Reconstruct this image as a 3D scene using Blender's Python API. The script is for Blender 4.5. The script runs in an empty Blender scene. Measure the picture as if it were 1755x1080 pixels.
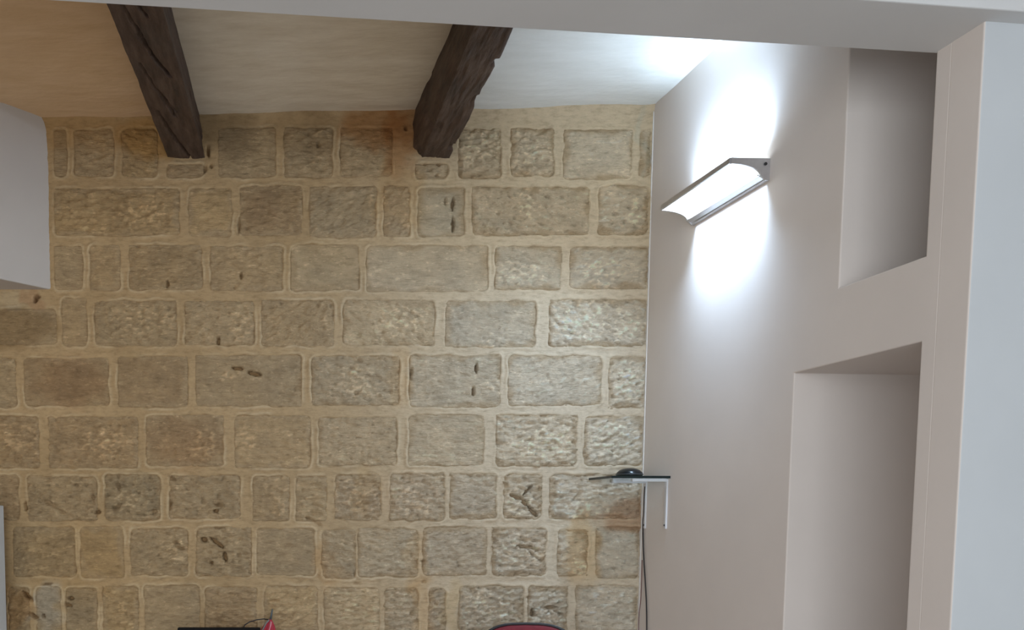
import bpy, bmesh, math, random
import numpy as np
from mathutils import Vector

random.seed(7)
SC = bpy.context.scene
COL = SC.collection
R = math.radians

# ------------------------------------------------------------------ camera
F, PX, PY, TILT = 1700.0, 520.0, 1038.0, R(5)      # focal length and principal point in pixels, downward tilt
EYE, D = 1.55, 4.55                                # eye height, distance of the stone wall
cam_d = bpy.data.cameras.new('camera')
cam = bpy.data.objects.new('camera', cam_d); COL.objects.link(cam)
cam.location = (0, 0, EYE); cam.rotation_euler = (R(90) - TILT, 0, 0)
cam_d.sensor_fit = 'HORIZONTAL'; cam_d.sensor_width = 36; cam_d.lens = F / 1755 * 36
cam_d.shift_x = (877.5 - PX) / 1755; cam_d.shift_y = (PY - 540) / 1755
cam_d.clip_start = .02
SC.camera = cam

# ------------------------------------------------------------------ exposure, world, daylight
SC.view_settings.view_transform = 'Standard'; SC.view_settings.look = 'None'
SC.view_settings.gamma = 1; SC.view_settings.use_curve_mapping = False
SC.view_settings.exposure = 0.13
W = bpy.data.worlds.new('world'); SC.world = W; W.use_nodes = True
W.node_tree.nodes['Background'].inputs[0].default_value = (.86, .93, 1, 1)
W.node_tree.nodes['Background'].inputs[1].default_value = .62

def area(name, loc, direction, sx, sy, power, color, spread=180):
    l = bpy.data.lights.new(name, 'AREA'); l.shape = 'RECTANGLE'; l.size = sx; l.size_y = sy
    l.energy = power; l.color = color; l.spread = R(spread)
    o = bpy.data.objects.new(name, l); COL.objects.link(o); o.location = loc
    o.rotation_euler = Vector(direction).to_track_quat('-Z', 'Y').to_euler()
    return o
area('daylight_window', (-.6, -2.6, 1.75), (.05, 1, .0), 4.2, 2.3, 158, (.86, .935, 1))

# ------------------------------------------------------------------ photograph geometry -> room coordinates
cT, sT = math.cos(TILT), math.sin(TILT)
def ray(x, y):
    u = (x - PX) / F; v = -(y - PY) / F
    return np.array([u, cT + v * sT, -sT + v * cT])
EYEP = np.array([0, 0, EYE])
def onY(x, y, Y): r = ray(x, y); return EYEP + r * (Y / r[1])
def onZ(x, y, Z): r = ray(x, y); return EYEP + r * ((Z - EYE) / r[2])

# ------------------------------------------------------------------ noise
_rng = np.random.default_rng(3)
_perm = np.tile(_rng.permutation(256), 3)
_ang = _rng.random(256) * 2 * np.pi
_gx, _gy = np.cos(_ang), np.sin(_ang)
def perlin(x, y, seed=0):
    x = np.asarray(x, float) + seed * 17.31; y = np.asarray(y, float) + seed * 9.77
    xi = np.floor(x).astype(int); yi = np.floor(y).astype(int); xf = x - xi; yf = y - yi
    xi &= 255; yi &= 255
    def g(ix, iy, dx, dy):
        h = _perm[_perm[ix & 255] + (iy & 255)]; return _gx[h] * dx + _gy[h] * dy
    u = xf ** 3 * (xf * (xf * 6 - 15) + 10); v = yf ** 3 * (yf * (yf * 6 - 15) + 10)
    a = g(xi, yi, xf, yf); b = g(xi + 1, yi, xf - 1, yf)
    c = g(xi, yi + 1, xf, yf - 1); d = g(xi + 1, yi + 1, xf - 1, yf - 1)
    return ((a + u * (b - a)) * (1 - v) + (c + u * (d - c)) * v) * 1.5
def fbm(x, y, oct=3, seed=0):
    s = 0; a = 1
    for k in range(oct):
        s = s + a * perlin(x * 2 ** k, y * 2 ** k, seed + k * 5); a *= .5
    return s
def smooth(a, b, x):
    t = np.clip((x - a) / (b - a), 0, 1); return t * t * (3 - 2 * t)

# ------------------------------------------------------------------ materials
def new_mat(name):
    m = bpy.data.materials.new(name); m.use_nodes = True
    nt = m.node_tree; b = nt.nodes['Principled BSDF']
    return m, nt, b
def N(nt, kind, **kw):
    n = nt.nodes.new(kind)
    for k, v in kw.items(): setattr(n, k, v)
    return n
def ramp(nt, fac, stops):
    r = N(nt, 'ShaderNodeValToRGB'); e = r.color_ramp.elements
    while len(e) < len(stops): e.new(.5)
    for i, (p, c) in enumerate(stops): e[i].position = p; e[i].color = (*c, 1)
    nt.links.new(fac, r.inputs[0]); return r.outputs[0]
def position(nt, scale):
    g = N(nt, 'ShaderNodeNewGeometry'); mp = N(nt, 'ShaderNodeMapping'); mp.inputs['Scale'].default_value = scale
    nt.links.new(g.outputs['Position'], mp.inputs['Vector']); return mp.outputs[0]
def noise(nt, vec, scale, detail=4, rough=.55):
    n = N(nt, 'ShaderNodeTexNoise'); n.inputs['Scale'].default_value = scale
    n.inputs['Detail'].default_value = detail; n.inputs['Roughness'].default_value = rough
    nt.links.new(vec, n.inputs['Vector']); return n.outputs[0]
def mixc(nt, fac, a, b, mode='MIX'):
    m = N(nt, 'ShaderNodeMix', data_type='RGBA', blend_type=mode)
    for s, v in ((m.inputs[0], fac), (m.inputs[6], a), (m.inputs[7], b)):
        if isinstance(v, (int, float)): s.default_value = v
        elif isinstance(v, tuple): s.default_value = (*v, 1)
        else: nt.links.new(v, s)
    return m.outputs[2]
def bump(nt, b, h, strength, dist):
    n = N(nt, 'ShaderNodeBump'); n.inputs['Strength'].default_value = strength; n.inputs['Distance'].default_value = dist
    nt.links.new(h, n.inputs['Height']); nt.links.new(n.outputs[0], b.inputs['Normal'])
def plain(name, col, rough=.5, metal=0, wear=.06, scale=30, spec=.5):
    m, nt, b = new_mat(name)
    f = noise(nt, position(nt, (1, 1, 1)), scale)
    lo = tuple(c * (1 - wear) for c in col); hi = tuple(min(1, c * (1 + wear)) for c in col)
    nt.links.new(ramp(nt, f, [(.3, lo), (.7, hi)]), b.inputs['Base Color'])
    b.inputs['Roughness'].default_value = rough; b.inputs['Metallic'].default_value = metal
    b.inputs['Specular IOR Level'].default_value = spec
    return m
def plaster(name, col, rel=.3, scale=9):
    m, nt, b = new_mat(name); p = position(nt, (1, 1, 1))
    f = noise(nt, p, 3.0, 3)
    nt.links.new(ramp(nt, f, [(.3, tuple(c * .97 for c in col)), (.7, tuple(min(1, c * 1.02) for c in col))]), b.inputs['Base Color'])
    b.inputs['Roughness'].default_value = .75; b.inputs['Specular IOR Level'].default_value = .25
    bump(nt, b, noise(nt, p, scale, 3), rel, .01)
    return m

def stone_like(name, crumbs):
    """colour comes from the vertex attribute «tone» (the stone's own colour and stains), grain and pitting from noise"""
    m, nt, b = new_mat(name)
    at = N(nt, 'ShaderNodeAttribute', attribute_name='tone')
    p = position(nt, (1, 1, 1)); ps = position(nt, (1, 1, 2.6))
    c = mixc(nt, 1.0, at.outputs['Color'], ramp(nt, noise(nt, ps, 22, 6, .68), [(.28, (.72, .70, .67)), (.5, (1, 1, 1)), (.74, (1.12, 1.12, 1.12))]), 'MULTIPLY')
    w = noise(nt, ps, 34, 5, .7)
    c = mixc(nt, ramp(nt, w, [(.56, (0, 0, 0)), (.68, (crumbs,) * 3)]), c, mixc(nt, 1.0, c, (1.62, 1.66, 1.72), 'MULTIPLY'))
    pits = noise(nt, position(nt, (1, 1, 1.9)), 62, 3, .6)
    c = mixc(nt, ramp(nt, pits, [(.26, (crumbs * .9,) * 3), (.33, (0, 0, 0))]), c, (.27, .19, .12))
    nt.links.new(c, b.inputs['Base Color'])
    b.inputs['Roughness'].default_value = .92; b.inputs['Specular IOR Level'].default_value = .15
    streak = noise(nt, position(nt, (1, 1, 4)), 38, 6, .7)
    bump(nt, b, streak, .9 if crumbs > .3 else .4, .016)
    return m
M_STONE = stone_like('limestone', .55)
M_MORTAR = stone_like('lime_mortar', .12)
M_WALL = plaster('white_plaster', (.72, .655, .61), .08, 4)
M_PILLAR = plaster('white_paint', (.575, .595, .61), .1)
M_LINTEL = plaster('soffit_paint', (.66, .655, .65), .1)
M_LEFT = plaster('left_wall_paint', (.58, .535, .495), .1)

def ceiling_mat(name, a, b_, streak):
    m, nt, b = new_mat(name)
    f = noise(nt, position(nt, (1, 3.2, 1)), 4.5, 6, .65)
    nt.links.new(ramp(nt, f, [(.3, a), (.68, b_)]), b.inputs['Base Color'])
    b.inputs['Roughness'].default_value = .85; b.inputs['Specular IOR Level'].default_value = .2
    bump(nt, b, noise(nt, position(nt, (1, 2.5, 1)), 14, 4), streak, .012)
    return m
M_CEIL = [ceiling_mat('limewash_warm_light', (.70, .475, .265), (.79, .56, .345), .22),  # warm bounced light put into the left bay's colour
          ceiling_mat('limewash_grey', (.68, .585, .44), (.82, .73, .585), .25),
          ceiling_mat('limewash_white', (.72, .71, .65), (.80, .79, .74), .25)]

# ------------------------------------------------------------------ object helpers
def mesh_obj(name, verts, faces, mat, parent=None, smooth_=False, tone=None):
    me = bpy.data.meshes.new(name)
    me.from_pydata([tuple(v) for v in verts], [], faces)
    me.materials.append(mat)
    if tone is not None:
        a = me.attributes.new('tone', 'FLOAT_COLOR', 'POINT')
        a.data.foreach_set('color', np.c_[tone, np.ones(len(tone))].astype(np.float32).ravel())
    if smooth_: me.polygons.foreach_set('use_smooth', [True] * len(me.polygons))
    me.update()
    o = bpy.data.objects.new(name, me); COL.objects.link(o)
    if parent: o.parent = parent
    return o
def bm_obj(name, bm, mat, parent=None, smooth_=False):
    bmesh.ops.recalc_face_normals(bm, faces=bm.faces)
    me = bpy.data.meshes.new(name); bm.to_mesh(me); bm.free(); me.materials.append(mat)
    if smooth_:
        for p in me.polygons: p.use_smooth = True
    o = bpy.data.objects.new(name, me); COL.objects.link(o)
    if parent: o.parent = parent
    return o
def thing(name, label, cat, loc=(0, 0, 0), group=None):
    o = bpy.data.objects.new(name, None); COL.objects.link(o); o.location = loc
    o.empty_display_size = .1; o['label'] = label; o['category'] = cat
    if group: o['group'] = group
    return o
def struct(o, label=None):
    o['kind'] = 'structure'
    if label: o['label'] = label
    return o
def box_bm(bm, lo, hi, bev=0.0, seg=2):
    r = bmesh.ops.create_cube(bm, size=1)['verts']
    for v in r:
        for k in range(3): v.co[k] = lo[k] + (v.co[k] + .5) * (hi[k] - lo[k])
    if bev:
        es = list({e for v in r for e in v.link_edges})
        bmesh.ops.bevel(bm, geom=es, offset=bev, segments=seg, affect='EDGES', profile=.6)
def tube_bm(bm, pts, rad, n=8, caps=True):
    pts = [Vector(p) for p in pts]; rings = []
    rads = rad if isinstance(rad, (list, tuple)) else [rad] * len(pts)
    ref = Vector((.123, .456, .88))
    for i, p in enumerate(pts):
        t = (pts[min(i + 1, len(pts) - 1)] - pts[max(i - 1, 0)]).normalized()
        a = t.cross(ref).normalized(); b = t.cross(a)
        rings.append([bm.verts.new(p + (a * math.cos(k * 2 * math.pi / n) + b * math.sin(k * 2 * math.pi / n)) * rads[i]) for k in range(n)])
    for r0, r1 in zip(rings, rings[1:]):
        for k in range(n): bm.faces.new((r0[k], r0[(k + 1) % n], r1[(k + 1) % n], r1[k]))
    if caps: bm.faces.new(rings[0][::-1]); bm.faces.new(rings[-1])
def lathe_bm(bm, prof, n=32, c=(0, 0, 0)):
    rings = []
    for r, z in prof:
        if r < 1e-5: rings.append([bm.verts.new((c[0], c[1], c[2] + z))])
        else: rings.append([bm.verts.new((c[0] + r * math.cos(k * 2 * math.pi / n), c[1] + r * math.sin(k * 2 * math.pi / n), c[2] + z)) for k in range(n)])
    for a, b in zip(rings, rings[1:]):
        for k in range(n):
            j = (k + 1) % n
            if len(a) == 1: bm.faces.new((a[0], b[k], b[j]))
            elif len(b) == 1: bm.faces.new((a[k], a[j], b[0]))
            else: bm.faces.new((a[k], a[j], b[j], b[k]))
def prism_bm(bm, poly, z0, z1):
    a = [bm.verts.new((x, y, z0)) for x, y in poly]; b = [bm.verts.new((x, y, z1)) for x, y in poly]
    n = len(poly); bm.faces.new(a[::-1]); bm.faces.new(b)
    for k in range(n): bm.faces.new((a[k], a[(k + 1) % n], b[(k + 1) % n], b[k]))
def grid_faces(nu, nv, wrap=False):
    f = []
    for j in range(nv - 1):
        for i in range(nu if wrap else nu - 1):
            k = (i + 1) % nu
            f.append((j * nu + i, j * nu + k, (j + 1) * nu + k, (j + 1) * nu + i))
    return f

# ------------------------------------------------------------------ room planes
XC = 1.538                                              # stone wall meets right wall
WD = np.array([-.0991, .9951])                          # right wall runs this way (away from the camera)
WN = np.array([-.9951, -.0991])                         # its face looks into the room
def on_right(Y): return XC + (D - Y) * .0991 / .9951    # X of the right wall's face at depth Y
def ceil_z(x): return 3.33 + .0206 * x
SOF = 2.807
def lint_back(x): return 2.608 + .118 * x
def lint_front(x): return 2.352 + .130 * x
ZTOP = 3.36

# floor
bm = bmesh.new(); box_bm(bm, (-3.6, -3.0, -.12), (3.6, D + .3, 0))
M_FLOOR, nt, b = new_mat('beige_tile')
bt = N(nt, 'ShaderNodeTexBrick'); bt.offset = 0; bt.inputs['Scale'].default_value = 1
bt.inputs['Brick Width'].default_value = .45; bt.inputs['Row Height'].default_value = .45; bt.inputs['Mortar Size'].default_value = .004
bt.inputs['Color1'].default_value = (.46, .41, .37, 1); bt.inputs['Color2'].default_value = (.50, .445, .40, 1); bt.inputs['Mortar'].default_value = (.3, .25, .2, 1)
nt.links.new(position(nt, (1, 1, 1)), bt.inputs['Vector']); nt.links.new(bt.outputs[0], b.inputs['Base Color']); b.inputs['Roughness'].default_value = .4
struct(bm_obj('floor', bm, M_FLOOR))

# ceiling of the stone-walled room: one slab per bay between the beams
ceil = struct(thing('ceiling', 'limewashed stone ceiling above dark beams', 'ceiling')); del ceil['category']
for k, (x0, x1) in enumerate(((-1.9, -.53), (-.53, .575), (.575, 2.4))):
    nu, nv = 60, 80
    xs = np.linspace(x0, x1, nu); ys = np.linspace(2.45, D + .25, nv)
    X, Y = np.meshgrid(xs, ys); Z = ceil_z(X) + .006 * fbm(X * 2.2, Y * 3.1, 3, 4 + k)
    v = np.c_[X.ravel(), Y.ravel(), Z.ravel()]
    n0 = len(v); v = np.r_[v, [[x0, 2.45, 3.6], [x1, 2.45, 3.6], [x1, D + .25, 3.6], [x0, D + .25, 3.6]]]
    f = grid_faces(nu, nv) + [(n0, n0 + 1, n0 + 2, n0 + 3)]
    mesh_obj('slab', v, f, M_CEIL[k], ceil, True)

# front room shell: ceiling, side walls
bm = bmesh.new(); box_bm(bm, (-3.6, -3.0, 3.25), (3.6, 2.45, 3.4)); struct(bm_obj('ceiling_front', bm, M_LINTEL))
bm = bmesh.new(); box_bm(bm, (-3.75, -3.0, 0), (-3.6, D + .3, 3.6)); struct(bm_obj('wall_side', bm, plaster('sandstone_render', (.62, .47, .35), .3)))
bm = bmesh.new(); box_bm(bm, (3.6, -3.0, 0), (3.75, D + .3, 3.6)); struct(bm_obj('wall_east', bm, M_PILLAR))

# lintel over the wide opening, and the wall with the pillar edge beside it
bm = bmesh.new()
prism_bm(bm, [(-3.6, lint_front(-3.6)), (3.6, lint_front(3.6)), (3.6, lint_back(3.6)), (-3.6, lint_back(-3.6))], SOF, 3.5)
o = struct(bm_obj('wall_lintel', bm, M_LINTEL)); mod = o.modifiers.new('edge', 'BEVEL'); mod.width = .004; mod.segments = 2
PY0 = 2.635; px0 = on_right(PY0)
bm = bmesh.new()
prism_bm(bm, [(px0, PY0), (3.6, PY0 + .13 * (3.6 - px0)), (3.6, 3.3), (on_right(2.75) + .58, 2.75 + .058), (on_right(2.75), 2.75)], 0, SOF + .02)
o = struct(bm_obj('wall_front', bm, M_WALL)); o.data.materials.append(M_PILLAR)
for p in o.data.polygons:
    if p.normal.y < -.7: p.material_index = 1
mod = o.modifiers.new('edge', 'BEVEL'); mod.width = .005; mod.segments = 3

# right wall with a high niche and a doorway
def wall_openings(name, sb, zb, solid, depth, mat):
    """sb: Y breaks along the wall, zb: heights, solid[i][j] cells; only the exposed faces are made"""
    vs, fs, idx = [], [], {}
    def P(i, j, k):
        if (i, j, k) not in idx:
            x = on_right(sb[i]); idx[(i, j, k)] = len(vs)
            vs.append((x - WN[0] * depth * k, sb[i] - WN[1] * depth * k, zb[j]))
        return idx[(i, j, k)]
    ni, nj = len(sb) - 1, len(zb) - 1
    S = lambda i, j: 0 <= i < ni and 0 <= j < nj and solid[i][j]
    for i in range(ni):
        for j in range(nj):
            if S(i, j):
                fs.append((P(i, j, 0), P(i + 1, j, 0), P(i + 1, j + 1, 0), P(i, j + 1, 0)))
                if not S(i - 1, j): fs.append((P(i, j, 0), P(i, j + 1, 0), P(i, j + 1, 1), P(i, j, 1)))
                if not S(i + 1, j): fs.append((P(i + 1, j, 0), P(i + 1, j, 1), P(i + 1, j + 1, 1), P(i + 1, j + 1, 0)))
                if not S(i, j - 1): fs.append((P(i, j, 0), P(i, j, 1), P(i + 1, j, 1), P(i + 1, j, 0)))
                if not S(i, j + 1): fs.append((P(i, j + 1, 0), P(i + 1, j + 1, 0), P(i + 1, j + 1, 1), P(i, j + 1, 1)))
            fs.append((P(i, j, 1), P(i, j + 1, 1), P(i + 1, j + 1, 1), P(i + 1, j, 1)))
    bm = bmesh.new(); bv = [bm.verts.new(v) for v in vs]
    for f in fs: bm.faces.new([bv[k] for k in f])
    return struct(bm_obj(name, bm, mat))
sb = [2.745, 2.802, 3.178, 3.397, D + .06]
zb = [0, 2.039, 2.270, 3.18, 3.5]
solid = [[1, 1, 1, 1], [0, 1, 0, 1], [0, 1, 1, 1], [1, 1, 1, 1]]
wr = wall_openings('wall_right', sb, zb, solid, .58, M_WALL)
mod = wr.modifiers.new('edge', 'BEVEL'); mod.width = .004; mod.segments = 2; mod.limit_method = 'ANGLE'

# left wall: white, above an opening, its face running obliquely to the stone wall
LB = np.array([-1.1295, D]); LD = np.array([-.647, -.7626])
def lp(t, back=0): return (LB[0] + LD[0] * t - back * .7626, LB[1] + LD[1] * t + back * .647)
bm = bmesh.new()
prism_bm(bm, [lp(-.02), lp(1.6), lp(1.6, .3), (-1.55, D + .2), (LB[0] + .01, D + .2)], 2.573, 3.5)
o = struct(bm_obj('wall_left', bm, M_LEFT)); mod = o.modifiers.new('edge', 'BEVEL'); mod.width = .006; mod.segments = 2

# ------------------------------------------------------------------ the stone wall
ROWS = [  # y_top, y_bottom in the photograph, then the stones' (x0, x1)
    (222, 305, [(92, 116), (127, 196), (209, 271), (374, 473), (487, 570), (584, 672), (786, 857), (876, 948), (966, 1082), (1097, 1113)]),
    (321, 406, [(93, 308), (323, 398), (411, 518), (531, 645), (658, 702), (716, 795), (809, 1008), (1026, 1109)]),
    (421, 498, [(93, 143), (154, 207), (221, 347), (361, 485), (498, 615), (628, 835), (849, 961), (977, 1109)]),
    (514, 593, [(-250, -140), (-125, -15), (106, 150), (162, 303), (317, 436), (448, 572), (588, 744), (764, 917), (942, 1107)]),
    (612, 697, [(-260, -130), (-118, 29), (41, 187), (202, 322), (335, 517), (534, 684), (702, 856), (871, 1029), (1044, 1104)]),
    (713, 800, [(-250, -100), (-88, 68), (83, 237), (250, 384), (402, 532), (546, 680), (700, 828), (851, 987), (1002, 1102)]),
    (814, 892, [(-180, -40), (-28, 33), (47, 167), (180, 275), (290, 412), (433, 496), (507, 560), (574, 652), (668, 762), (771, 850), (864, 927), (942, 1097)]),
    (906, 989, [(-150, 5), (22, 130), (137, 213), (223, 322), (336, 431), (440, 540), (552, 610), (614, 716), (725, 833), (844, 934), (956, 1006), (1022, 1095)]),
    (1006, 1086, [(-150, -5), (14, 52), (62, 106), (113, 168), (176, 238), (247, 343), (352, 440), (453, 545), (556, 650), (659, 716), (735, 763), (787, 896), (905, 971), (987, 1090)]),
]
EXTRA = [(-40, 530, 98, 591), (287, 282, 349, 304), (712, 282, 768, 306)]
def px_rect(x0, y0, x1, y1):
    a = onY(x0, y0, D); b = onY(x1, y1, D); return (a[0], b[2], b[0], a[2])      # x0, z0, x1, z1
stones = []
for r, (y0, y1, xs) in enumerate(ROWS):
    for x0, x1 in xs:
        dj = random.uniform(-3, 3), random.uniform(-3, 3)
        stones.append((r, x0, y0 + dj[0], x1, y1 + dj[1]))
for e in EXTRA: stones.append((9, *e))
ROUGH = {}                                             # how coarse each stone's face is, by a point on it
def find(x, y):
    for i, (r, x0, y0, x1, y1) in enumerate(stones):
        if x0 - 4 <= x <= x1 + 4 and y0 - 8 <= y <= y1 + 8: return i
rough = [random.uniform(.35, .8) + (.35 if s[0] in (6, 7, 8) else 0) + (.25 if s[1] > 760 and s[0] < 6 else 0) for s in stones]
for (x, y, v) in [(820, 260, 1.3), (910, 260, 1.1), (755, 365, .12), (690, 460, .2), (560, 460, .25), (500, 460, .25), (1065, 360, 1.1), (905, 365, 1.0),
                  (260, 360, .9), (230, 550, 1.0), (375, 550, .9), (1020, 555, 1.25), (100, 660, .5), (610, 655, .9), (950, 655, .8), (420, 655, .5), (128, 550, .15),
                  (100, 850, 1.5), (225, 850, 1.5), (345, 850, 1.2), (900, 850, 1.5), (1000, 850, 1.3), (720, 850, 1.2), (610, 850, 1.2), (490, 945, .4), (175, 945, .4),
                  (270, 945, 1.1), (380, 945, 1.2), (890, 945, 1.5), (840, 1040, 1.6), (935, 1040, 1.7), (85, 1040, .6), (320, 1040, .5), (30, 755, 1.3), (160, 755, 1.1),
                  (920, 755, 1.2), (1050, 755, 1.2), (1070, 655, 1.1), (20, 560, .4), (690, 945, .8), (700, 1040, 1.3), (440, 250, .5), (750, 1040, 1.4)]:
    i = find(x, y)
    if i is not None: rough[i] = v

# hollows (px, py, half length, half height, angle, depth in m) and knocked-on lumps (negative depth) seen in the photograph
DENTS = [(407, 631, 10, 4, -8, .022), (436, 640, 13, 4, -14, .026), (390, 640, 12, 5, 20, -.008), (375, 585, 2.2, 8, 0, .03), (287, 487, 2.2, 7, 0, .025), (413, 473, 1.6, 6, 0, .02),
         (816, 632, 2.0, 9, 0, .025), (811, 671, 1.8, 9, 0, .022), (776, 350, 1.6, 12, 0, .02), (776, 385, 1.6, 14, 0, .02), (763, 345, 1.4, 8, 0, .014), (409, 388, 1.8, 15, 0, .02),
         (44, 868, 2.6, 9, 4, .03), (885, 852, 13, 3.6, -18, .028), (900, 862, 7, 4.5, -45, .03), (903, 842, 14, 2.6, 48, .021), (912, 876, 13, 3, -50, .022), (918, 880, 4, 4, 0, .02),
         (372, 931, 16, 3.4, -38, .026), (350, 925, 6, 5, 0, .022), (386, 955, 3, 11, 10, .024), (363, 965, 3, 3, 0, .02), (310, 940, 12, 3.4, -20, .015), (302, 930, 9, 3, -20, .012),
         (375, 866, 11, 3.6, -15, .018), (370, 876, 5, 4, 0, .02), (160, 852, 3, 14, 5, .014), (168, 878, 5, 4, 0, .022), (295, 820, 9, 3.5, -30, .016), (292, 866, 2, 12, 0, .015),
         (95, 870, 26, 3, -28, .012), (88, 862, 22, 2.6, -24, .012), (203, 835, 3, 12, 10, .014), (203, 868, 12, 4, 35, .016), (228, 846, 8, 7, 0, -.012), (265, 877, 6, 5, 0, .018),
         (478, 873, 4, 14, 15, -.012), (440, 818, 7, 6, 0, -.008), (530, 890, 12, 3, -20, .012), (545, 898, 9, 3, -30, .012),
         (80, 1002, 11, 2.2, 6, .02), (48, 1022, 14, 4, -45, .02), (58, 1056, 10, 4, -30, .022), (75, 1056, 3, 4, 0, .02), (42, 1044, 10, 9, 0, -.012), (122, 1026, 6, 4, 0, .022), (118, 1038, 7, 3, -20, .02),
         (470, 1036, 9, 6, 0, -.016), (471, 1029, 9, 2, 0, .012), (64, 509, 5, 4, 0, .03), (61, 514, 3, 6, 0, .03), (357, 260, 3, 10, 8, .025), (352, 290, 2, 8, 0, .02), (362, 285, 4, 3, -50, .02),
         (545, 248, 3, 6, 0, .014), (553, 225, 8, 12, 0, -.008), (696, 220, 2.5, 4, 0, .02), (728, 281, 3, 3, 0, .016), (752, 282, 4, 3, 0, .018), (748, 300, 3, 3, 0, .018), (735, 293, 5, 2.6, 20, .014),
         (905, 938, 22, 2.6, -12, .020), (900, 925, 18, 2.4, 4, .012), (912, 950, 16, 2.6, -40, .014), (900, 946, 16, 7, 0, -.012), (945, 1041, 13, 2.6, 0, .022), (912, 1050, 3, 9, 0, .02), (916, 1055, 9, 2, 0, .018),
         (960, 1052, 12, 2.6, -25, .018), (906, 1024, 6, 3, 0, .016), (612, 1000, 8, 2.4, 0, .014), (608, 985, 2, 8, 10, .012), (724, 962, 5, 2, 0, .016), (726, 998, 4, 3, 0, .016), (705, 1052, 3, 9, -25, .014),
         (704, 640, 3, 12, -8, .018), (1065, 880, 10, 5, 0, -.006), (900, 350, 8, 22, 10, -.006), (1090, 360, 12, 14, 0, -.008), (500, 930, 9, 6, 0, -.008), (990, 850, 4, 12, -35, .012)]
DENTS = [(*onY(x, y, D)[[0, 2]], max(a * .85, 2.0) * .00267, max(b * .8, 2.0) * .00267, R(g), d * (3.4 if d > .0195 else 1.8 if d > 0 else 1)) for x, y, a, b, g, d in DENTS]
def dents(X, Z):
    h = np.zeros_like(X)
    wx = X + .0022 * perlin(X * 60, Z * 60, 31); wz = Z + .0022 * perlin(X * 60, Z * 60, 37)
    for cx, cz, a, b, g, d in DENTS:
        dx = wx - cx; dz = wz - cz
        u = (dx * math.cos(g) + dz * math.sin(g)) / a; v = (-dx * math.sin(g) + dz * math.cos(g)) / b
        q = u * u + v * v
        h -= d * np.clip(1.25 - np.sqrt(q), 0, 1) ** (.8 if d > 0 else 1.3)
    h = np.maximum(h, -.09)
    return h
# stains the wall carries: (px, py, radius px x, y, strength, multiplier rgb)
STAINS = [(640, 215, 60, 40, .9, (.72, .52, .36)), (690, 240, 30, 60, .8, (.78, .56, .38)), (265, 235, 60, 35, .8, (.85, .68, .42)), (130, 215, 90, 40, .6, (.88, .74, .54)), (395, 230, 50, 45, .9, (.70, .68, .66)), (520, 222, 60, 35, .7, (.80, .76, .70)),
          (540, 230, 30, 20, .5, (.8, .8, .8)), (1075, 885, 42, 26, .9, (.74, .58, .48)), (1000, 940, 30, 60, .7, (1.0, .86, .66)), (85, 1040, 26, 40, 1.0, (.98, 1.1, 1.35)), (20, 560, 75, 34, .9, (.66, .62, .56)), (30, 512, 40, 20, .9, (1.0, 1.08, 1.2)),
          (58, 512, 12, 14, .8, (.90, .76, .70)), (120, 650, 60, 40, .6, (.86, .76, .70)), (315, 760, 60, 40, .5, (.88, .78, .72)), (755, 365, 44, 44, .8, (.98, 1.04, 1.1)), (690, 850, 80, 40, .3, (.98, .92, .90)),
          (560, 970, 25, 40, .5, (1.0, .86, .70)), (715, 970, 20, 60, .5, (1.0, .88, .72)), (725, 1040, 22, 60, .6, (1.0, .87, .70)), (770, 1040, 16, 50, .5, (1.0, .92, .74)), (130, 960, 90, 60, .4, (.95, .84, .66)), (620, 840, 22, 40, .4, (1.0, .9, .7)),
          (225, 850, 60, 40, .6, (.94, .98, 1.02)), (820, 265, 45, 45, .5, (.92, .95, 1.0)), (545, 455, 70, 40, .4, (1.02, .98, .86)), (680, 340, 50, 50, .5, (.98, .86, .68)), (30, 1040, 30, 40, .7, (.98, .80, .60)), (685, 640, 16, 60, .4, (1.04, .92, .76)), (1103, 250, 8, 60, .8, (.9, .98, 1.05)),
          (750, 345, 2, 14, .0, (1, 1, 1)), (450, 360, 30, 30, .5, (.88, .84, .84))]
STAINS = [(*onY(x, y, D)[[0, 2]], a * .00267, b * .00267, s, c) for x, y, a, b, s, c in STAINS]
def stain(X, Z, col):
    wx = X + .05 * fbm(X * 7, Z * 7, 3, 41); wz = Z + .04 * fbm(X * 7, Z * 7, 3, 47)
    for cx, cz, a, b, s, c in STAINS:
        q = ((wx - cx) / a) ** 2 + ((wz - cz) / b) ** 2
        k = (s * (1 - smooth(.25, 1.6, q)))[:, None]
        col = col * (1 - k + k * np.array(c))
    return np.clip(col, 0, 1)

def warm(x, z):                                         # browner, ochre stone in the left half and in the top courses
    k = np.maximum(1 - smooth(-1.1, 1.25, x), .85 * smooth(2.25, 2.95, z))[:, None]; return 1 - k + k * np.array([.985, .895, .755])
CRUMBS = [(900, 345, 14, 40), (1090, 365, 18, 32), (815, 245, 30, 40), (648, 340, 16, 34), (700, 382, 12, 14), (1010, 548, 60, 40), (1075, 570, 30, 30), (478, 868, 10, 26), (838, 588, 16, 16), (690, 550, 40, 26),
          (550, 228, 14, 16), (390, 642, 22, 12), (415, 560, 26, 26), (845, 665, 18, 16), (930, 760, 60, 34), (1050, 755, 44, 40), (300, 945, 22, 24), (225, 850, 26, 26), (890, 865, 26, 34), (715, 860, 40, 34),
          (900, 945, 40, 30), (250, 365, 50, 30), (240, 550, 60, 30), (610, 660, 50, 30), (1075, 655, 28, 36), (30, 750, 30, 30), (180, 760, 50, 30), (350, 760, 26, 30), (420, 750, 24, 24), (900, 260, 24, 36), (835, 1040, 44, 30), (1010, 880, 50, 20), (1000, 975, 30, 16), (600, 850, 36, 30), (880, 470, 50, 24), (1030, 470, 40, 28)]
CRUMBS = [(*onY(x, y, D)[[0, 2]], a * .00267, b * .00267) for x, y, a, b in CRUMBS]
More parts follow.
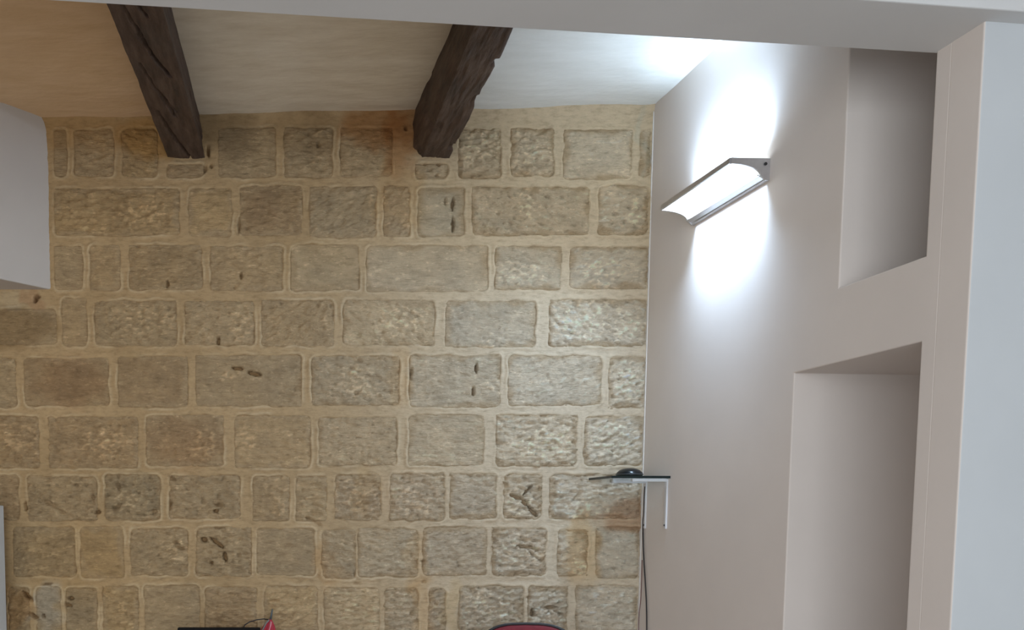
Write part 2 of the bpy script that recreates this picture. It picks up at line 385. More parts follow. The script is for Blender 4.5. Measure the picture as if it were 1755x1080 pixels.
def crumbs(X, Z):
    """pale knobbly fossil crumbs that stand out in clusters on some stones"""
    k = np.zeros_like(X)
    wx = X + .02 * perlin(X * 25, Z * 25, 71); wz = Z + .02 * perlin(X * 25, Z * 25, 73)
    for cx, cz, a, b in CRUMBS: k = np.maximum(k, 1 - smooth(.2, 1.5, ((wx - cx) / a) ** 2 + ((wz - cz) / b) ** 2))
    return k * smooth(.05, .45, perlin(X * 34, Z * 62, 79) + .35 * perlin(X * 75, Z * 95, 83))
RECT = [px_rect(x0, y0, x1, y1) for _, x0, y0, x1, y1 in stones]
STEP = .0062
xs = np.arange(-1.95, XC + .02, STEP); zs = np.arange(.98, 3.40, STEP)
GX, GZ = np.meshgrid(xs, zs)
WXn = GX + .0065 * fbm(GX * 13, GZ * 13, 3, 11); WZn = GZ + .0065 * fbm(GX * 13, GZ * 13, 3, 13)
SDF = np.full(GX.shape, 1.0)
for (x0, z0, x1, z1) in RECT:
    i0, i1 = np.searchsorted(xs, (x0 - .06, x1 + .06)); j0, j1 = np.searchsorted(zs, (z0 - .06, z1 + .06))
    if i1 <= i0 or j1 <= j0: continue
    sl = (slice(j0, j1), slice(i0, i1)); rr = min(.02, (x1 - x0) * .3)
    qx = np.abs(WXn[sl] - (x0 + x1) / 2) - (x1 - x0) / 2 + rr; qz = np.abs(WZn[sl] - (z0 + z1) / 2) - (z1 - z0) / 2 + rr
    d = np.hypot(np.maximum(qx, 0), np.maximum(qz, 0)) + np.minimum(np.maximum(qx, qz), 0) - rr
    SDF[sl] = np.minimum(SDF[sl], d)
H = .003 + .0025 * fbm(GX * 9, GZ * 9, 3, 2) + .0012 * perlin(GX * 60, GZ * 60, 5)
lip = smooth(-.35, .5, fbm(GX * 6, GZ * 6, 2, 21))
H += .0075 * lip * np.exp(-((SDF - .006) / .0055) ** 2)            # pointing smeared up along the stones' edges
H += .6 * dents(GX.ravel(), GZ.ravel()).reshape(GX.shape)
H += .02 * np.exp(-np.maximum(ceil_z(GX) - GZ, 0) / .03)           # fillet under the ceiling
H += .012 * np.exp(-np.maximum(XC - GX, 0) / .012)
H = np.where(SDF < 0, H + (-.035 - H) * smooth(0, -.011, SDF), H)
v = np.c_[GX.ravel(), (D - H).ravel(), GZ.ravel()]
base = np.array([.455, .342, .210]) * np.ones((len(v), 1))
base *= 1 + .10 * fbm(v[:, 0] * 3, v[:, 2] * 3, 3, 51)[:, None] * np.array([1, 1.1, 1.3])
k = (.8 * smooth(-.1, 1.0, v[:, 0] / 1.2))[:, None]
base = base * (1 - k) + np.array([.62, .54, .42]) * k              # paler, greyer at the right-hand end: lamp light put into the pointing's colour
lc = (.55 * lip * np.exp(-((SDF - .006) / .005) ** 2)).ravel()[:, None]; base = base * (1 - lc) + np.array([.66, .56, .41]) * lc  # light caught by the raised pointing edges, painted as pale lines
tone = stain(v[:, 0], v[:, 2], base * warm(v[:, 0], v[:, 2]) * (1 - np.clip(-dents(v[:, 0], v[:, 2]) / .06, 0, 1)[:, None] * np.array([.40, .48, .56])))  # shade inside the hollows painted in, following their depth
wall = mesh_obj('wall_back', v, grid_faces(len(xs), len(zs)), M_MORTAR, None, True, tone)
struct(wall, 'wall of squared limestone blocks in wide sandy pointing')
# plain lower part and core behind
bm = bmesh.new(); box_bm(bm, (-3.6, D, 0), (1.6, D + .3, .985)); 
lower = bm_obj('wall_base', bm, plain('sand_render', (.56, .43, .27), .9), wall)
bm = bmesh.new(); box_bm(bm, (-3.6, D + .125, .985), (1.6, D + .3, 3.6)); bm_obj('wall_core', bm, plain('core_render', (.5, .4, .26), .9), wall)

PAL = [(.53, .40, .25), (.49, .365, .23), (.54, .42, .275), (.57, .425, .255), (.50, .39, .255)]
for i, ((r, _, _, _, _), (x0, z0, x1, z1)) in enumerate(zip(stones, RECT)):
    e = .016
    ax = np.arange(x0 - e, x1 + e + 1e-6, (x1 - x0 + 2 * e) / max(6, round((x1 - x0 + 2 * e) / .0056)))
    az = np.arange(z0 - e, z1 + e + 1e-6, (z1 - z0 + 2 * e) / max(6, round((z1 - z0 + 2 * e) / .0056)))
    X, Z = np.meshgrid(ax, az); rg = rough[i]; sd = i * 3 + 60
    ed = np.minimum(np.minimum(X - x0, x1 - X), np.minimum(Z - z0, z1 - Z))
    ang = random.choice((0, 0, 0, .5, -.45, .25)); U = X * math.cos(ang) + Z * math.sin(ang); V = -X * math.sin(ang) + Z * math.cos(ang)
    h = .001 + .003 * perlin(X * 7, Z * 7, sd) + rg * (.0075 * fbm(U * 20, V * 46, 3, sd + 1))
    rid = 1 - np.abs(perlin(U * 30, V * 55, sd + 2)); h += rg * .0065 * (rid ** 3 - .4)
    pit = smooth(.35, .75, perlin(U * 42, V * 70, sd + 4)); h -= rg * .0085 * pit
    patch = smooth(-.25, .45, fbm(X * 5, Z * 6, 2, sd + 11))
    chip = smooth(.28, .62, perlin(U * 24, V * 62, sd + 13) + .4 * perlin(U * 60, V * 120, sd + 14)) * patch * min(rg, 1.1)
    h += .0045 * chip
    h += .004 * min(rg, 1) * smooth(0, .02, ed) + .0015
    h -= .016 * smooth(.0, -.008, ed)
    dn = dents(X.ravel(), Z.ravel()).reshape(X.shape); cr = crumbs(X, Z); h += dn + .005 * cr
    nu, nv = len(ax), len(az)
    cx, cz = (x0 + x1) / 2, (z0 + z1) / 2
    v = np.c_[X.ravel(), (D - h).ravel(), Z.ravel()]
    c = np.array(PAL[random.randrange(len(PAL))]) * random.uniform(.93, 1.07)
    t = .75 * np.clip((v[:, 0].mean() + .1) / 1.4, 0, 1); c = c * (1 - t) + np.array([.78, .70, .565]) * t  # stones made paler to the right, lamp light worked into their colour
    tone = c * (1 + .13 * fbm(v[:, 0] * 9, v[:, 2] * 16, 3, sd + 6)[:, None]) + .03 * fbm(v[:, 0] * 5, v[:, 2] * 5, 2, 77)[:, None] * np.array([1, .6, .2])
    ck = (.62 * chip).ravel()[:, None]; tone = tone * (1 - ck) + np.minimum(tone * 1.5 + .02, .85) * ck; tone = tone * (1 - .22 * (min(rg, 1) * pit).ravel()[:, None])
    fr = (smooth(.026, .0, ed - .024 * fbm(X * 11, Z * 11, 2, sd + 9)) * .8).ravel()[:, None]; tone = tone * (1 - fr) + np.array([.53, .41, .27]) * fr   # lime smeared over the arrises
    tone = tone * warm(v[:, 0], v[:, 2]); ck = (.42 * cr).ravel()[:, None]; tone = np.minimum(tone * (1 + ck), .9); tone = tone * (1 - np.clip(-dn / .06, 0, 1).ravel()[:, None] * np.array([.40, .48, .56])); tone = stain(v[:, 0], v[:, 2], tone)  # hollows shaded in the colour, darker the deeper they go
    rim = [k for k in range(nu)] + [j * nu + nu - 1 for j in range(1, nv)] + [(nv - 1) * nu + k for k in range(nu - 2, -1, -1)] + [j * nu for j in range(nv - 2, 0, -1)]
    n0 = len(v); back = v[rim].copy(); back[:, 1] = D + .115
    v = np.r_[v, back]; tone = np.r_[tone, tone[rim]]
    v = v - np.array([cx, D, cz])
    f = grid_faces(nu, nv); m = len(rim)
    f += [(rim[(k + 1) % m], rim[k], n0 + k, n0 + (k + 1) % m) for k in range(m)] + [tuple(n0 + k for k in range(m))]
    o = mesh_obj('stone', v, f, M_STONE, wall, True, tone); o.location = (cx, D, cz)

# plaster edge strip in the corner between stone and right wall
bm = bmesh.new(); prism_bm(bm, [(XC - .001, D - .022), (XC + .03, D - .022), (XC + .03, D + .05), (XC - .001, D + .05)], .0, 3.355)
struct(bm_obj('trim_1', bm, plain('strip_paint', (.80, .78, .75), .6)))

# ------------------------------------------------------------------ the beams
M_WOOD, nt, b = new_mat('dark_old_timber')
p = position(nt, (9, 1.2, 9)); f = noise(nt, p, 4, 8, .7)
c = ramp(nt, f, [(.3, (.032, .019, .013)), (.5, (.085, .052, .037)), (.72, (.15, .10, .072))])
c = mixc(nt, ramp(nt, noise(nt, position(nt, (1, 1, 1)), 5, 4), [(.5, (0, 0, 0)), (.75, (.5,) * 3)]), c, (.06, .052, .044))
nt.links.new(c, b.inputs['Base Color']); b.inputs['Roughness'].default_value = .62; b.inputs['Specular IOR Level'].default_value = .35
bump(nt, b, noise(nt, position(nt, (14, 1.5, 14)), 6, 6, .7), .6, .01)

def beam(name, label, back, front, YB, YF, seed, cracks=(), notches=(), sm=.007):
    """back/front: cross-sections (x, z) listed clockwise from the top left, at depths YB and YF"""
    o = thing(name, label, 'beam', (sum(p[0] for p in back) / len(back), YB, back[2][1]), 'timber ceiling beams')
    half = sm * .36
    rows = int((YB - YF) / .0045); ys = np.linspace(YB, YF, rows)
    per = []; n = len(back)
    for k in range(n):
        L = math.dist(back[k], back[(k + 1) % n]); m = max(2, int(L / .0036)) if k not in (n - 1,) else 6
        per += [(k, (k + 1) % n, j / m) for j in range(m)]
    B = np.array([np.array(back[a]) * (1 - t) + np.array(back[b_]) * t for a, b_, t in per])
    Fr = np.array([np.array(front[a]) * (1 - t) + np.array(front[b_]) * t for a, b_, t in per])
    tt = ((YB - ys) / (YB - YF))[:, None, None]
    S = B[None] * (1 - tt) + Fr[None] * tt                                   # rows x m x (x,z)
    cen = S.mean(1, keepdims=True); dirn = S - cen; ln = np.linalg.norm(dirn, axis=2, keepdims=True); dirn /= ln
    YY = np.repeat(ys[:, None], S.shape[1], 1)
    th = np.arctan2(dirn[..., 1], dirn[..., 0])
    q = np.abs(np.sin(2 * th)) ** 6                                         # soften the arrises a little
    disp = sm * fbm(YY * 3.2 + th * .6, th * 1.3, 3, seed) + half * fbm(YY * 9 + th * 2.2, th * 9, 3, seed + 4) - .006 * q
    for cr in cracks:
        P = [onZ(x, y, back[2][1]) for x, y in cr[0]]; wd, dp = cr[1], cr[2]
        on = (dirn[..., 1] < -.35)
        for a, b_ in zip(P, P[1:]):
            ax, ay, bx, by = a[0], a[1], b_[0], b_[1]; L2 = (bx - ax) ** 2 + (by - ay) ** 2
            t = np.clip(((S[..., 0] - ax) * (bx - ax) + (YY - ay) * (by - ay)) / L2, 0, 1)
            d = np.hypot(S[..., 0] - ax - t * (bx - ax) + .003 * perlin(YY * 30, YY * 7, 9), YY - ay - t * (by - ay))
            disp -= on * dp * (1 - smooth(wd * .5, wd * 1.5, d)) / 1.3
    for (Yn, side, w, dp) in notches:
        disp -= dp * (1 - smooth(.3, 1.2, np.abs(YY - Yn) / w)) * (dirn[..., 0] * side > .3)
    S2 = S + dirn * disp[..., None]
    S2[..., 1] = np.minimum(S2[..., 1], 3.40)
    v = np.c_[S2[..., 0].ravel(), YY.ravel(), S2[..., 1].ravel()] - np.array(o.location)
    m = S.shape[1]; f = grid_faces(m, rows, True) + [tuple(range(m)), tuple(range((rows - 1) * m + m - 1, (rows - 1) * m - 1, -1))]
    mesh_obj('timber', v, f, M_WOOD, o, True)
    return o
ZB = 3.141
beam('ceiling_beam', 'left rough-hewn dark timber beam split by long diagonal cracks',
     [(-.592, 3.38), (-.462, 3.38), (-.436, ZB), (-.604, ZB)], [(-.600, 3.38), (-.464, 3.38), (-.441, ZB), (-.622, ZB)], D + .10, 2.50, 3,
     cracks=[([(203, 2), (228, 42), (262, 96), (292, 132)], .0052, .034), ([(238, 112), (262, 146), (300, 192)], .005, .030), ([(268, 192), (300, 238), (326, 270)], .0062, .036),
             ([(276, 165), (300, 200)], .004, .02), ([(236, 10), (252, 30)], .004, .02), ([(232, 60), (258, 90)], .003, .014)], sm=.004)
beam('ceiling_beam', 'right rough-hewn dark timber beam with knobbly edges, nearer the lamp',
     [(.478, 3.38), (.606, 3.38), (.641, ZB), (.520, ZB), (.478, ZB + .045)], [(.640, 3.38), (.730, 3.38), (.715, ZB), (.572, ZB), (.585, ZB + .03)], D + .10, 2.50, 19,
     notches=[(3.62, 1, .03, .018), (3.95, 1, .05, .012), (4.42, 1, .03, .012), (4.2, -1, .05, .008)])

# ------------------------------------------------------------------ wall lamp
M_ALU = plain('brushed_aluminium', (.60, .60, .62), .35, .85, .04, 60)
M_DARK = plain('dark_screw', (.02, .02, .022), .5)
def emissive(name, col, s):
    m, nt, b = new_mat(name); b.inputs['Base Color'].default_value = (.9, .92, .95, 1)
    b.inputs['Emission Color'].default_value = (*col, 1); b.inputs['Emission Strength'].default_value = s
    b.inputs['Roughness'].default_value = .4; return m
M_GLOW = emissive('lit_diffuser', (.84, .94, 1), 4)
YN, YF_ = 3.592, 4.130
def lw(Y, off, z):                       # a point on the lamp: depth along the wall, distance off the wall, height
    return (on_right(Y) + WN[0] * off, Y + WN[1] * off, z)
lamp = thing('wall_lamp', 'lit aluminium wall light with curved white diffuser on the right wall', 'lamp', lw((YN + YF_) / 2, 0, 2.735))
LO = Vector(lamp.location)
ZU, ZL, DEP = 2.806, 2.733, .142
def curve(n=14):                         # concave profile: outer tip -> lower wall rail, (off, z)
    pts = []
    for k in range(n + 1):
        a = math.pi / 2 * k / n
        pts.append((DEP * .99 - (DEP - .036) * math.sin(a), ZL + .0155 + (ZU - .022 - ZL - .0155) * math.cos(a)))
    return pts
def lamp_part(name, prof, y0, y1, mat, closed=True, sm=False):
    bm = bmesh.new()
    a = [bm.verts.new(Vector(lw(y0, o_, z)) - LO) for o_, z in prof]; b_ = [bm.verts.new(Vector(lw(y1, o_, z)) - LO) for o_, z in prof]
    n = len(prof)
    for k in range(n if closed else n - 1): bm.faces.new((a[k], a[(k + 1) % n], b_[(k + 1) % n], b_[k]))
    if closed: bm.faces.new(a[::-1]); bm.faces.new(b_)
    return bm_obj(name, bm, mat, lamp, sm)
cv = curve()
plate = [(0, ZU)] + [(DEP, ZU - .002)] + [(DEP, ZU - .020)] + cv + [(.014, ZL - .001), (0, ZL - .002)]
for (y0, y1) in ((YN, YN + .008), (YF_ - .008, YF_)):
    o = lamp_part('end_plate', plate, y0, y1, M_ALU)
    if y0 == YN:
        for (off, z) in ((.018, ZU - .020),):
            bm = bmesh.new(); c = Vector(lw(YN - .001, off, z)) - LO
            bmesh.ops.create_cone(bm, cap_ends=True, segments=14, radius1=.0055, radius2=.005, depth=.006)
            for vv in bm.verts: vv.co = Vector((vv.co.x, vv.co.z, vv.co.y)) + c
            bm_obj('screw', bm, M_DARK, o)
thin = [(o_ + .0, z + .004) for o_, z in cv]
lamp_part('diffuser', thin + [(o_ + .001, z + .006) for o_, z in cv[::-1]], YN + .010, YF_ - .010, M_GLOW, True)
lamp_part('outer_rail', [(DEP, ZU + .001), (DEP + .004, ZU - .001), (DEP + .004, ZU - .019), (DEP - .004, ZU - .020), (DEP - .004, ZU - .002)], YN + .008, YF_ - .008, M_ALU)
lamp_part('lower_rail', [(0, ZL + .008), (.014, ZL + .007), (.015, ZL + .001), (.012, ZL - .001), (0, ZL - .001)], YN + .008, YF_ - .008, M_ALU)
lamp_part('reflector', [(.036, ZL + .0165), (.037, ZL + .0135), (.015, ZL + .005), (.012, ZL + .008)], YN + .008, YF_ - .008, M_ALU)
lamp_part('back_plate', [(0, ZU - .006), (.006, ZU - .006), (.006, ZL + .018), (0, ZL + .018)], YN + .008, YF_ - .008, M_ALU)
bm = bmesh.new(); tube_bm(bm, [Vector(lw(YN + .02, .055, ZU - .022)) - LO, Vector(lw(YF_ - .02, .055, ZU - .022)) - LO], .008, 12)
bm_obj('lamp_tube', bm, emissive('tube_glow', (.9, .97, 1), 3), lamp, True)
bm = bmesh.new(); c = Vector(lw(YN + .016, .030, ZL + .024)) - LO; box_bm(bm, c - Vector((.006, .004, .006)), c + Vector((.006, .004, .006)), .002); bm_obj('socket', bm, M_DARK, lamp)
def lamp_light(name, off, z, direction, sy, power, spread):
    L = bpy.data.lights.new(name, 'AREA'); L.shape = 'RECTANGLE'; L.size = sy; L.size_y = YF_ - YN - .03
    L.energy = power; L.color = (.55, .75, 1); L.spread = R(spread)
    o = bpy.data.objects.new(name, L); COL.objects.link(o)
    d = Vector((WN[0] * direction[0], WN[1] * direction[0], direction[1])).normalized()
    yv = Vector((WD[0], WD[1], 0)); xv = yv.cross(-d).normalized(); zv = -d
    from mathutils import Matrix
    o.matrix_world = Matrix.Translation(lw((YN + YF_) / 2, off, z)) @ Matrix((xv, yv, zv)).transposed().to_4x4()
lamp_light('lamp_uplight_wide', .075, ZU + .004, (.25, 1), .07, 2.5, 150)
lamp_light('lamp_downlight_wide', .085, ZL - .004, (.9, -1), .07, 7.5, 150)
lamp_light('lamp_uplight', .06, ZU + .004, (-.22, 1), .06, 2.3, 75)
lamp_light('lamp_downlight', .036, ZL - .004, (-.08, -1), .06, 2.9, 75)

# ------------------------------------------------------------------ glass shelf on brackets in the corner
M_GLASS, nt, b = new_mat('shelf_glass')
b.inputs['Base Color'].default_value = (.72, .86, .82, 1); b.inputs['Transmission Weight'].default_value = 1; b.inputs['Roughness'].default_value = .02; b.inputs['IOR'].default_value = 1.5
M_GEDGE = plain('dark_glass_edge', (.004, .013, .013), .15, 0, .02)
M_CHROME = plain('white_metal', (.74, .74, .76), .35, .3, .03)
SZ = 1.722
shelf = thing('glass_shelf', 'small glass corner shelf with dark edge on two slim metal brackets', 'shelf', (on_right(4.40), 4.40, SZ))
SL = Vector(shelf.location)
def shp(off, Y, z): return Vector((on_right(Y) + WN[0] * off, Y + WN[1] * off, z)) - SL
ya, yb, ow = 4.262, 4.512, .262
def slab_bm(c0, c1, z0, z1):
    bm = bmesh.new(); q = [(c0[0], c0[1]), (c1[0], c0[1]), (c1[0], c1[1]), (c0[0], c1[1])]
    lo = [bm.verts.new(shp(o_, y_, z0)) for o_, y_ in q]; hi = [bm.verts.new(shp(o_, y_, z1)) for o_, y_ in q]
    bm.faces.new(lo[::-1]); bm.faces.new(hi)
    for k in range(4): bm.faces.new((lo[k], lo[(k + 1) % 4], hi[(k + 1) % 4], hi[k]))
    return bm
bm_obj('glass_panel', slab_bm((.001, ya + .004), (ow - .004, yb), SZ, SZ + .009), M_GLASS, shelf)
bm_obj('glass_edge', slab_bm((.001, ya), (ow, ya + .004), SZ - .0005, SZ + .010), M_GEDGE, shelf)
bm_obj('glass_edge', slab_bm((ow - .004, ya + .004), (ow, yb), SZ - .0005, SZ + .010), M_GEDGE, shelf)
for yk in (4.494, 4.292):
    o = bm_obj('bracket', slab_bm((.0, yk - .008), (.007, yk + .008), SZ - .215, SZ - .004), M_CHROME, shelf)
    bm_obj('bracket_arm', slab_bm((.007, yk - .008), (.16, yk + .008), SZ - .013, SZ - .0005), M_CHROME, o)
    bm = bmesh.new(); c = shp(.008, yk, SZ - .200); box_bm(bm, c - Vector((.002, .004, .004)), c + Vector((.003, .004, .004)), .0015); bm_obj('screw', bm, M_DARK, o)

# black domed device lying on the shelf
M_BLACK = plain('black_plastic', (.008, .010, .012), .22, 0, .1, 40)
c = onY(1078, 817, 4.40)
dev = thing('domed_device', 'small black glossy domed device lying on the glass shelf', 'device', (c[0], 4.395, SZ + .0105))
bm = bmesh.new(); lathe_bm(bm, [(0, 0), (.046, 0), (.054, .004), (.0575, .009), (.0575, .013), (.053, .021), (.043, .030), (.028, .0365), (.012, .039), (0, .0395)], 40); bm_obj('housing', bm, M_BLACK, dev, True)
bm = bmesh.new(); lathe_bm(bm, [(.0570, .0085), (.0590, .0095), (.0590, .0125), (.0570, .0135)], 40); bm_obj('rim_band', bm, plain('grey_band', (.05, .055, .06), .35), dev, True)

# cables falling from the shelf along the corner
def cable(name, label, cat, pts, rad, mat):
    bm = bmesh.new(); P = [Vector(p) for p in pts]; S = []
    for i in range(len(P) - 1):
        p0, p1, p2, p3 = P[max(i - 1, 0)], P[i], P[i + 1], P[min(i + 2, len(P) - 1)]
        for k in range(8):
            t = k / 8; S.append(.5 * ((2 * p1) + (p2 - p0) * t + (2 * p0 - 5 * p1 + 4 * p2 - p3) * t * t + (3 * p1 - p0 - 3 * p2 + p3) * t ** 3))
    S.append(P[-1]); o0 = S[0].copy()
    tube_bm(bm, [s - o0 for s in S], rad, 8); o = bm_obj(name, bm, mat, None, True); o.location = o0
    o['label'] = label; o['category'] = cat; return o
def wp(x, y, off=.006, Y=4.50): q = onY(x, y, Y); return (on_right(Y) + WN[0] * off - .0, Y, q[2])
def cw(x, y):                                            # a point just off the right wall seen at that pixel
    r = ray(x, y); n = np.array([WN[0], WN[1], 0]); p0 = np.array([XC, D, 0]) + n * .007
    return EYEP + r * (np.dot(p0 - EYEP, n) / np.dot(r, n))
cable('power_cable', 'black cable dropping from the glass shelf along the right wall corner', 'cable',
      [cw(1105.5, 834), cw(1104.5, 850), cw(1103.5, 880), cw(1102, 900), cw(1103, 950), cw(1106, 1000), cw(1108, 1040), cw(1108.5, 1100), cw(1109, 1300)], .0032, plain('black_rubber', (.015, .012, .013), .5))
cable('signal_cable', 'thin reddish cable bowing out low in the corner beside the black cable', 'cable',
      [cw(1100.5, 960), cw(1099.5, 1000), cw(1098, 1030), cw(1095.5, 1050), cw(1094.5, 1080), cw(1096, 1120), cw(1097, 1300)], .0018, plain('maroon_rubber', (.16, .07, .07), .5))

# ------------------------------------------------------------------ things at the bottom edge of the picture
# tall white cabinet at the far left
cx = onY(6, 900, 4.44)[0]; cz = onY(4, 866, 4.30)[2]
cab = thing('storage_cabinet', 'tall white cabinet edge at the far left against the stone wall', 'cabinet', (cx - .3, 4.2, 0))
M_CAB = plain('white_laminate', (.72, .76, .78), .4, 0, .02)
bm = bmesh.new(); box_bm(bm, (-.30, -.22, .04), (.30, .25, cz), .004); bm_obj('carcass', bm, M_CAB, cab)
bm = bmesh.new(); box_bm(bm, (-.28, -.20, 0), (.28, .23, .04)); bm_obj('plinth', bm, M_DARK, cab)
for s in (-1, 1):
    bm = bmesh.new(); box_bm(bm, (min(s * .002, s * .298), -.24, .05), (max(s * .002, s * .298), -.222, cz - .006), .003); d = bm_obj('door', bm, M_CAB, cab)
    bm = bmesh.new(); tube_bm(bm, [(s * .03, -.24, .9), (s * .03, -.262, .91), (s * .03, -.262, 1.03), (s * .03, -.24, 1.04)], .005); bm_obj('handle', bm, M_ALU, d, True)

# desk and black screen
DT = .74
desk = thing('desk', 'plain wooden desk under the black screen', 'desk', (-.36, 4.06, 0))
M_DESK = plain('oak_veneer', (.36, .22, .12), .45, 0, .12, 8)
bm = bmesh.new(); box_bm(bm, (-.36, -.26, DT - .025), (.36, .26, DT), .003); bm_obj('desktop', bm, M_DESK, desk)
for sx in (-1, 1):
    for sy in (-1, 1):
        bm = bmesh.new(); box_bm(bm, (sx * .32 - .02, sy * .22 - .02, 0), (sx * .32 + .02, sy * .22 + .02, DT - .025), .003); bm_obj('leg', bm, M_ALU, desk)
xl, xr = onY(304, 1077, 4.14)[0], onY(446, 1077, 4.14)[0]; zt = onY(380, 1076.5, 4.14)[2]
mon = thing('computer_screen', 'black flat screen of which only the top edge shows, bottom left of centre', 'screen', ((xl + xr) / 2, 4.16, DT))
hw = (xr - xl) / 2; ht = zt - DT
bm = bmesh.new(); box_bm(bm, (-hw, -.02, .10), (hw, .012, ht), .004); bm_obj('housing', bm, plain('matt_black_plastic', (.006, .005, .005), .7, 0, .1, 40, .15), mon)
bm = bmesh.new(); box_bm(bm, (-hw + .012, -.0215, .115), (hw - .012, -.0195, ht - .012)); bm_obj('display', bm, plain('dark_panel', (.004, .004, .005), .1), mon)
bm = bmesh.new(); tube_bm(bm, [(0, .014, .16), (0, .03, .12), (0, .03, .012)], .016); bm_obj('stand_neck', bm, M_BLACK, mon, True)
bm = bmesh.new(); lathe_bm(bm, [(0, 0), (.10, 0), (.10, .006), (.02, .012), (0, .012)], 28, (0, .01, .0005)); bm_obj('stand_base', bm, M_BLACK, mon)

# folded red umbrella leaning against the stone wall, point up
M_RED = plain('red_cloth', (.50, .035, .06), .7, 0, .15, 20); M_PINK = plain('pink_highlight', (.78, .30, .34), .7)  # the pink is a highlight on the red cloth, given as colour
tip = Vector(onY(467, 1044, 4.47)); low = Vector(onY(460.5, 1079, 4.455))
axis = (low - tip).normalized(); k = (tip.z - .012) / -axis.z; foot = tip + axis * k
umb = thing('folded_umbrella', 'folded red umbrella with dark metal point, beside the black screen', 'umbrella', foot)
U0 = Vector(foot)
def al(t): return tip + axis * t - U0
bm = bmesh.new(); tube_bm(bm, [al(0), al(.012), al(.06)], [.0022, .004, .0055], 10); bm_obj('point', bm, plain('gunmetal', (.10, .12, .13), .4, .5), umb, True)
bm = bmesh.new(); ref = Vector((.1, 1, 0)); e1 = axis.cross(ref).normalized(); e2 = axis.cross(e1)
rings = []
for t, r_ in ((.048, .004), (.056, .010), (.075, .021), (.10, .030), (.20, .042), (.40, .050), (.60, .046), (.74, .030), (.78, .020)):
    rings.append([bm.verts.new(al(t) + (e1 * math.cos(a * math.pi / 16) + e2 * math.sin(a * math.pi / 16)) * r_ * (1 + (.18 if a % 4 == 0 else -.10 if a % 4 == 2 else 0))) for a in range(32)])
for r0, r1 in zip(rings, rings[1:]):
    for a in range(32): bm.faces.new((r0[a], r0[(a + 1) % 32], r1[(a + 1) % 32], r1[a]))
bm.faces.new(rings[0]); bm.faces.new(rings[-1][::-1]); can = bm_obj('canopy', bm, M_RED, umb, True)
bm = bmesh.new(); tube_bm(bm, [al(.058) + Vector((.004, -.014, 0)), al(.075) + Vector((.004, -.025, 0)), al(.10) + Vector((.004, -.035, 0)), al(.2) + Vector((.004, -.048, 0))], .0045, 8); bm_obj('fold', bm, M_PINK, can, True)['label'] = 'fold with painted pink highlight'
bm = bmesh.new(); tube_bm(bm, [al(.77), al(k - .12)], .005, 8); bm_obj('shaft', bm, M_DARK, umb, True)
bm = bmesh.new(); tube_bm(bm, [al(k - .13), al(k - .004)], [.011, .012], 12); bm_obj('handle', bm, M_DARK, umb, True)
def up(x, y, Y): return Vector(onY(x, y, Y)) - U0
bm = bmesh.new(); tube_bm(bm, [up(460, 1062, 4.46), up(452, 1061, 4.44), up(440, 1062.5, 4.42), up(428, 1066, 4.40), up(420, 1071, 4.38), up(416, 1078, 4.37), up(415, 1100, 4.37)], .0026, 8); bm_obj('cord', bm, M_DARK, umb, True)
bm = bmesh.new(); tube_bm(bm, [up(461, 1063, 4.445), up(456, 1068, 4.44), up(450, 1080, 4.43), up(447, 1100, 4.42)], .0042, 8); bm_obj('strap', bm, plain('grey_strap', (.22, .22, .20), .7), umb, True)

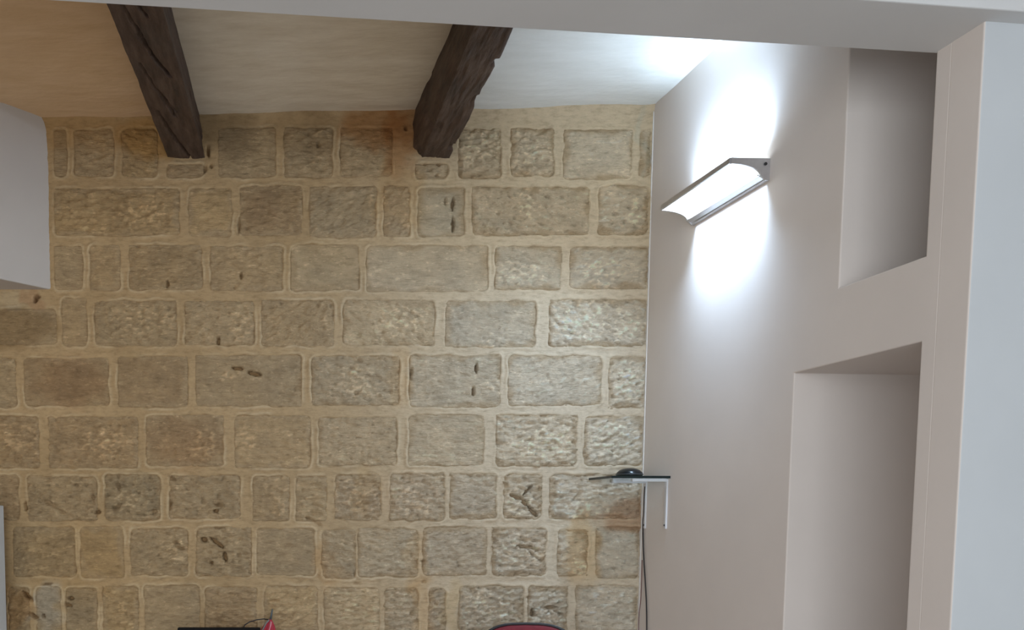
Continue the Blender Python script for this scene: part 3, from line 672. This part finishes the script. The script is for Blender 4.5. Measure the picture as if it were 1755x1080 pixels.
# red office chair
YC = 3.72; ctop = onY(901, 1067.5, YC); wl = onY(832, 1078, YC)[0]; wr_ = onY(970, 1078, YC)[0]
chair = thing('office_chair', 'dark red office chair with black-edged rounded backrest at the bottom of the picture', 'chair', ((wl + wr_) / 2, YC, 0))
M_CHR = plain('crimson_fabric', (.18, .008, .015), .75, 0, .15, 60)
zt = ctop[2]; hw = .205
def back_outline(g=0.0, n=40):
    pts = []
    for k in range(n):
        a = 2 * math.pi * k / n; c_, s_ = math.cos(a), math.sin(a); e = .62
        x = (hw + g) * math.copysign(abs(c_) ** e, c_); z = (.24 + g) * math.copysign(abs(s_) ** e, s_)
        pts.append((x, zt - .24 - .004 + z))
    return pts
def loft(prof):
    bm = bmesh.new(); rs = [[bm.verts.new((x, y + .10 * (x / hw) ** 2 * -.4, z)) for x, z in o_] for o_, y in prof]
    for a, b_ in zip(rs, rs[1:]):
        m = len(a)
        for k in range(m): bm.faces.new((a[k], a[(k + 1) % m], b_[(k + 1) % m], b_[k]))
    bm.faces.new(rs[0][::-1]); bm.faces.new(rs[-1]); return bm
bm_obj('backrest', loft([(back_outline(-.05), .035), (back_outline(-.008), .028), (back_outline(-.003), .0), (back_outline(-.010), -.028), (back_outline(-.05), -.036)]), M_CHR, chair, True)
bm = bmesh.new(); ol = [(x, .10 * (x / hw) ** 2 * -.4 - .0, z) for x, z in back_outline(.0, 56)]
tube_bm(bm, ol + [ol[0]], .0055, 8); bm_obj('edge_piping', bm, M_DARK, chair, True)
bm = bmesh.new(); tube_bm(bm, [(0, .03, zt - .30), (0, .06, zt - .5), (0, .05, .44), (0, -.15, .42)], .018, 10); bm_obj('back_support', bm, M_DARK, chair, True)
bm = bmesh.new(); box_bm(bm, (-.23, -.46, .43), (.23, -.02, .50), .03, 4); bm_obj('seat', bm, M_CHR, chair, True)
bm = bmesh.new(); tube_bm(bm, [(0, -.24, .43), (0, -.24, .10)], .026, 14); bm_obj('gas_column', bm, M_DARK, chair, True)
for k in range(5):
    a = k * 2 * math.pi / 5 + .3; ex, ey = .27 * math.cos(a), .27 * math.sin(a)
    bm = bmesh.new(); tube_bm(bm, [(0, -.24, .11), (ex, ey - .24, .065)], [.022, .014], 8); leg = bm_obj('leg', bm, M_DARK, chair, True)
    bm = bmesh.new(); r_ = bmesh.ops.create_cone(bm, cap_ends=True, segments=16, radius1=.026, radius2=.026, depth=.035)
    for vv in bm.verts: vv.co = Vector((vv.co.z + ex, vv.co.x + ey - .24, vv.co.y + .0265))
    bm_obj('castor', bm, M_BLACK, leg)
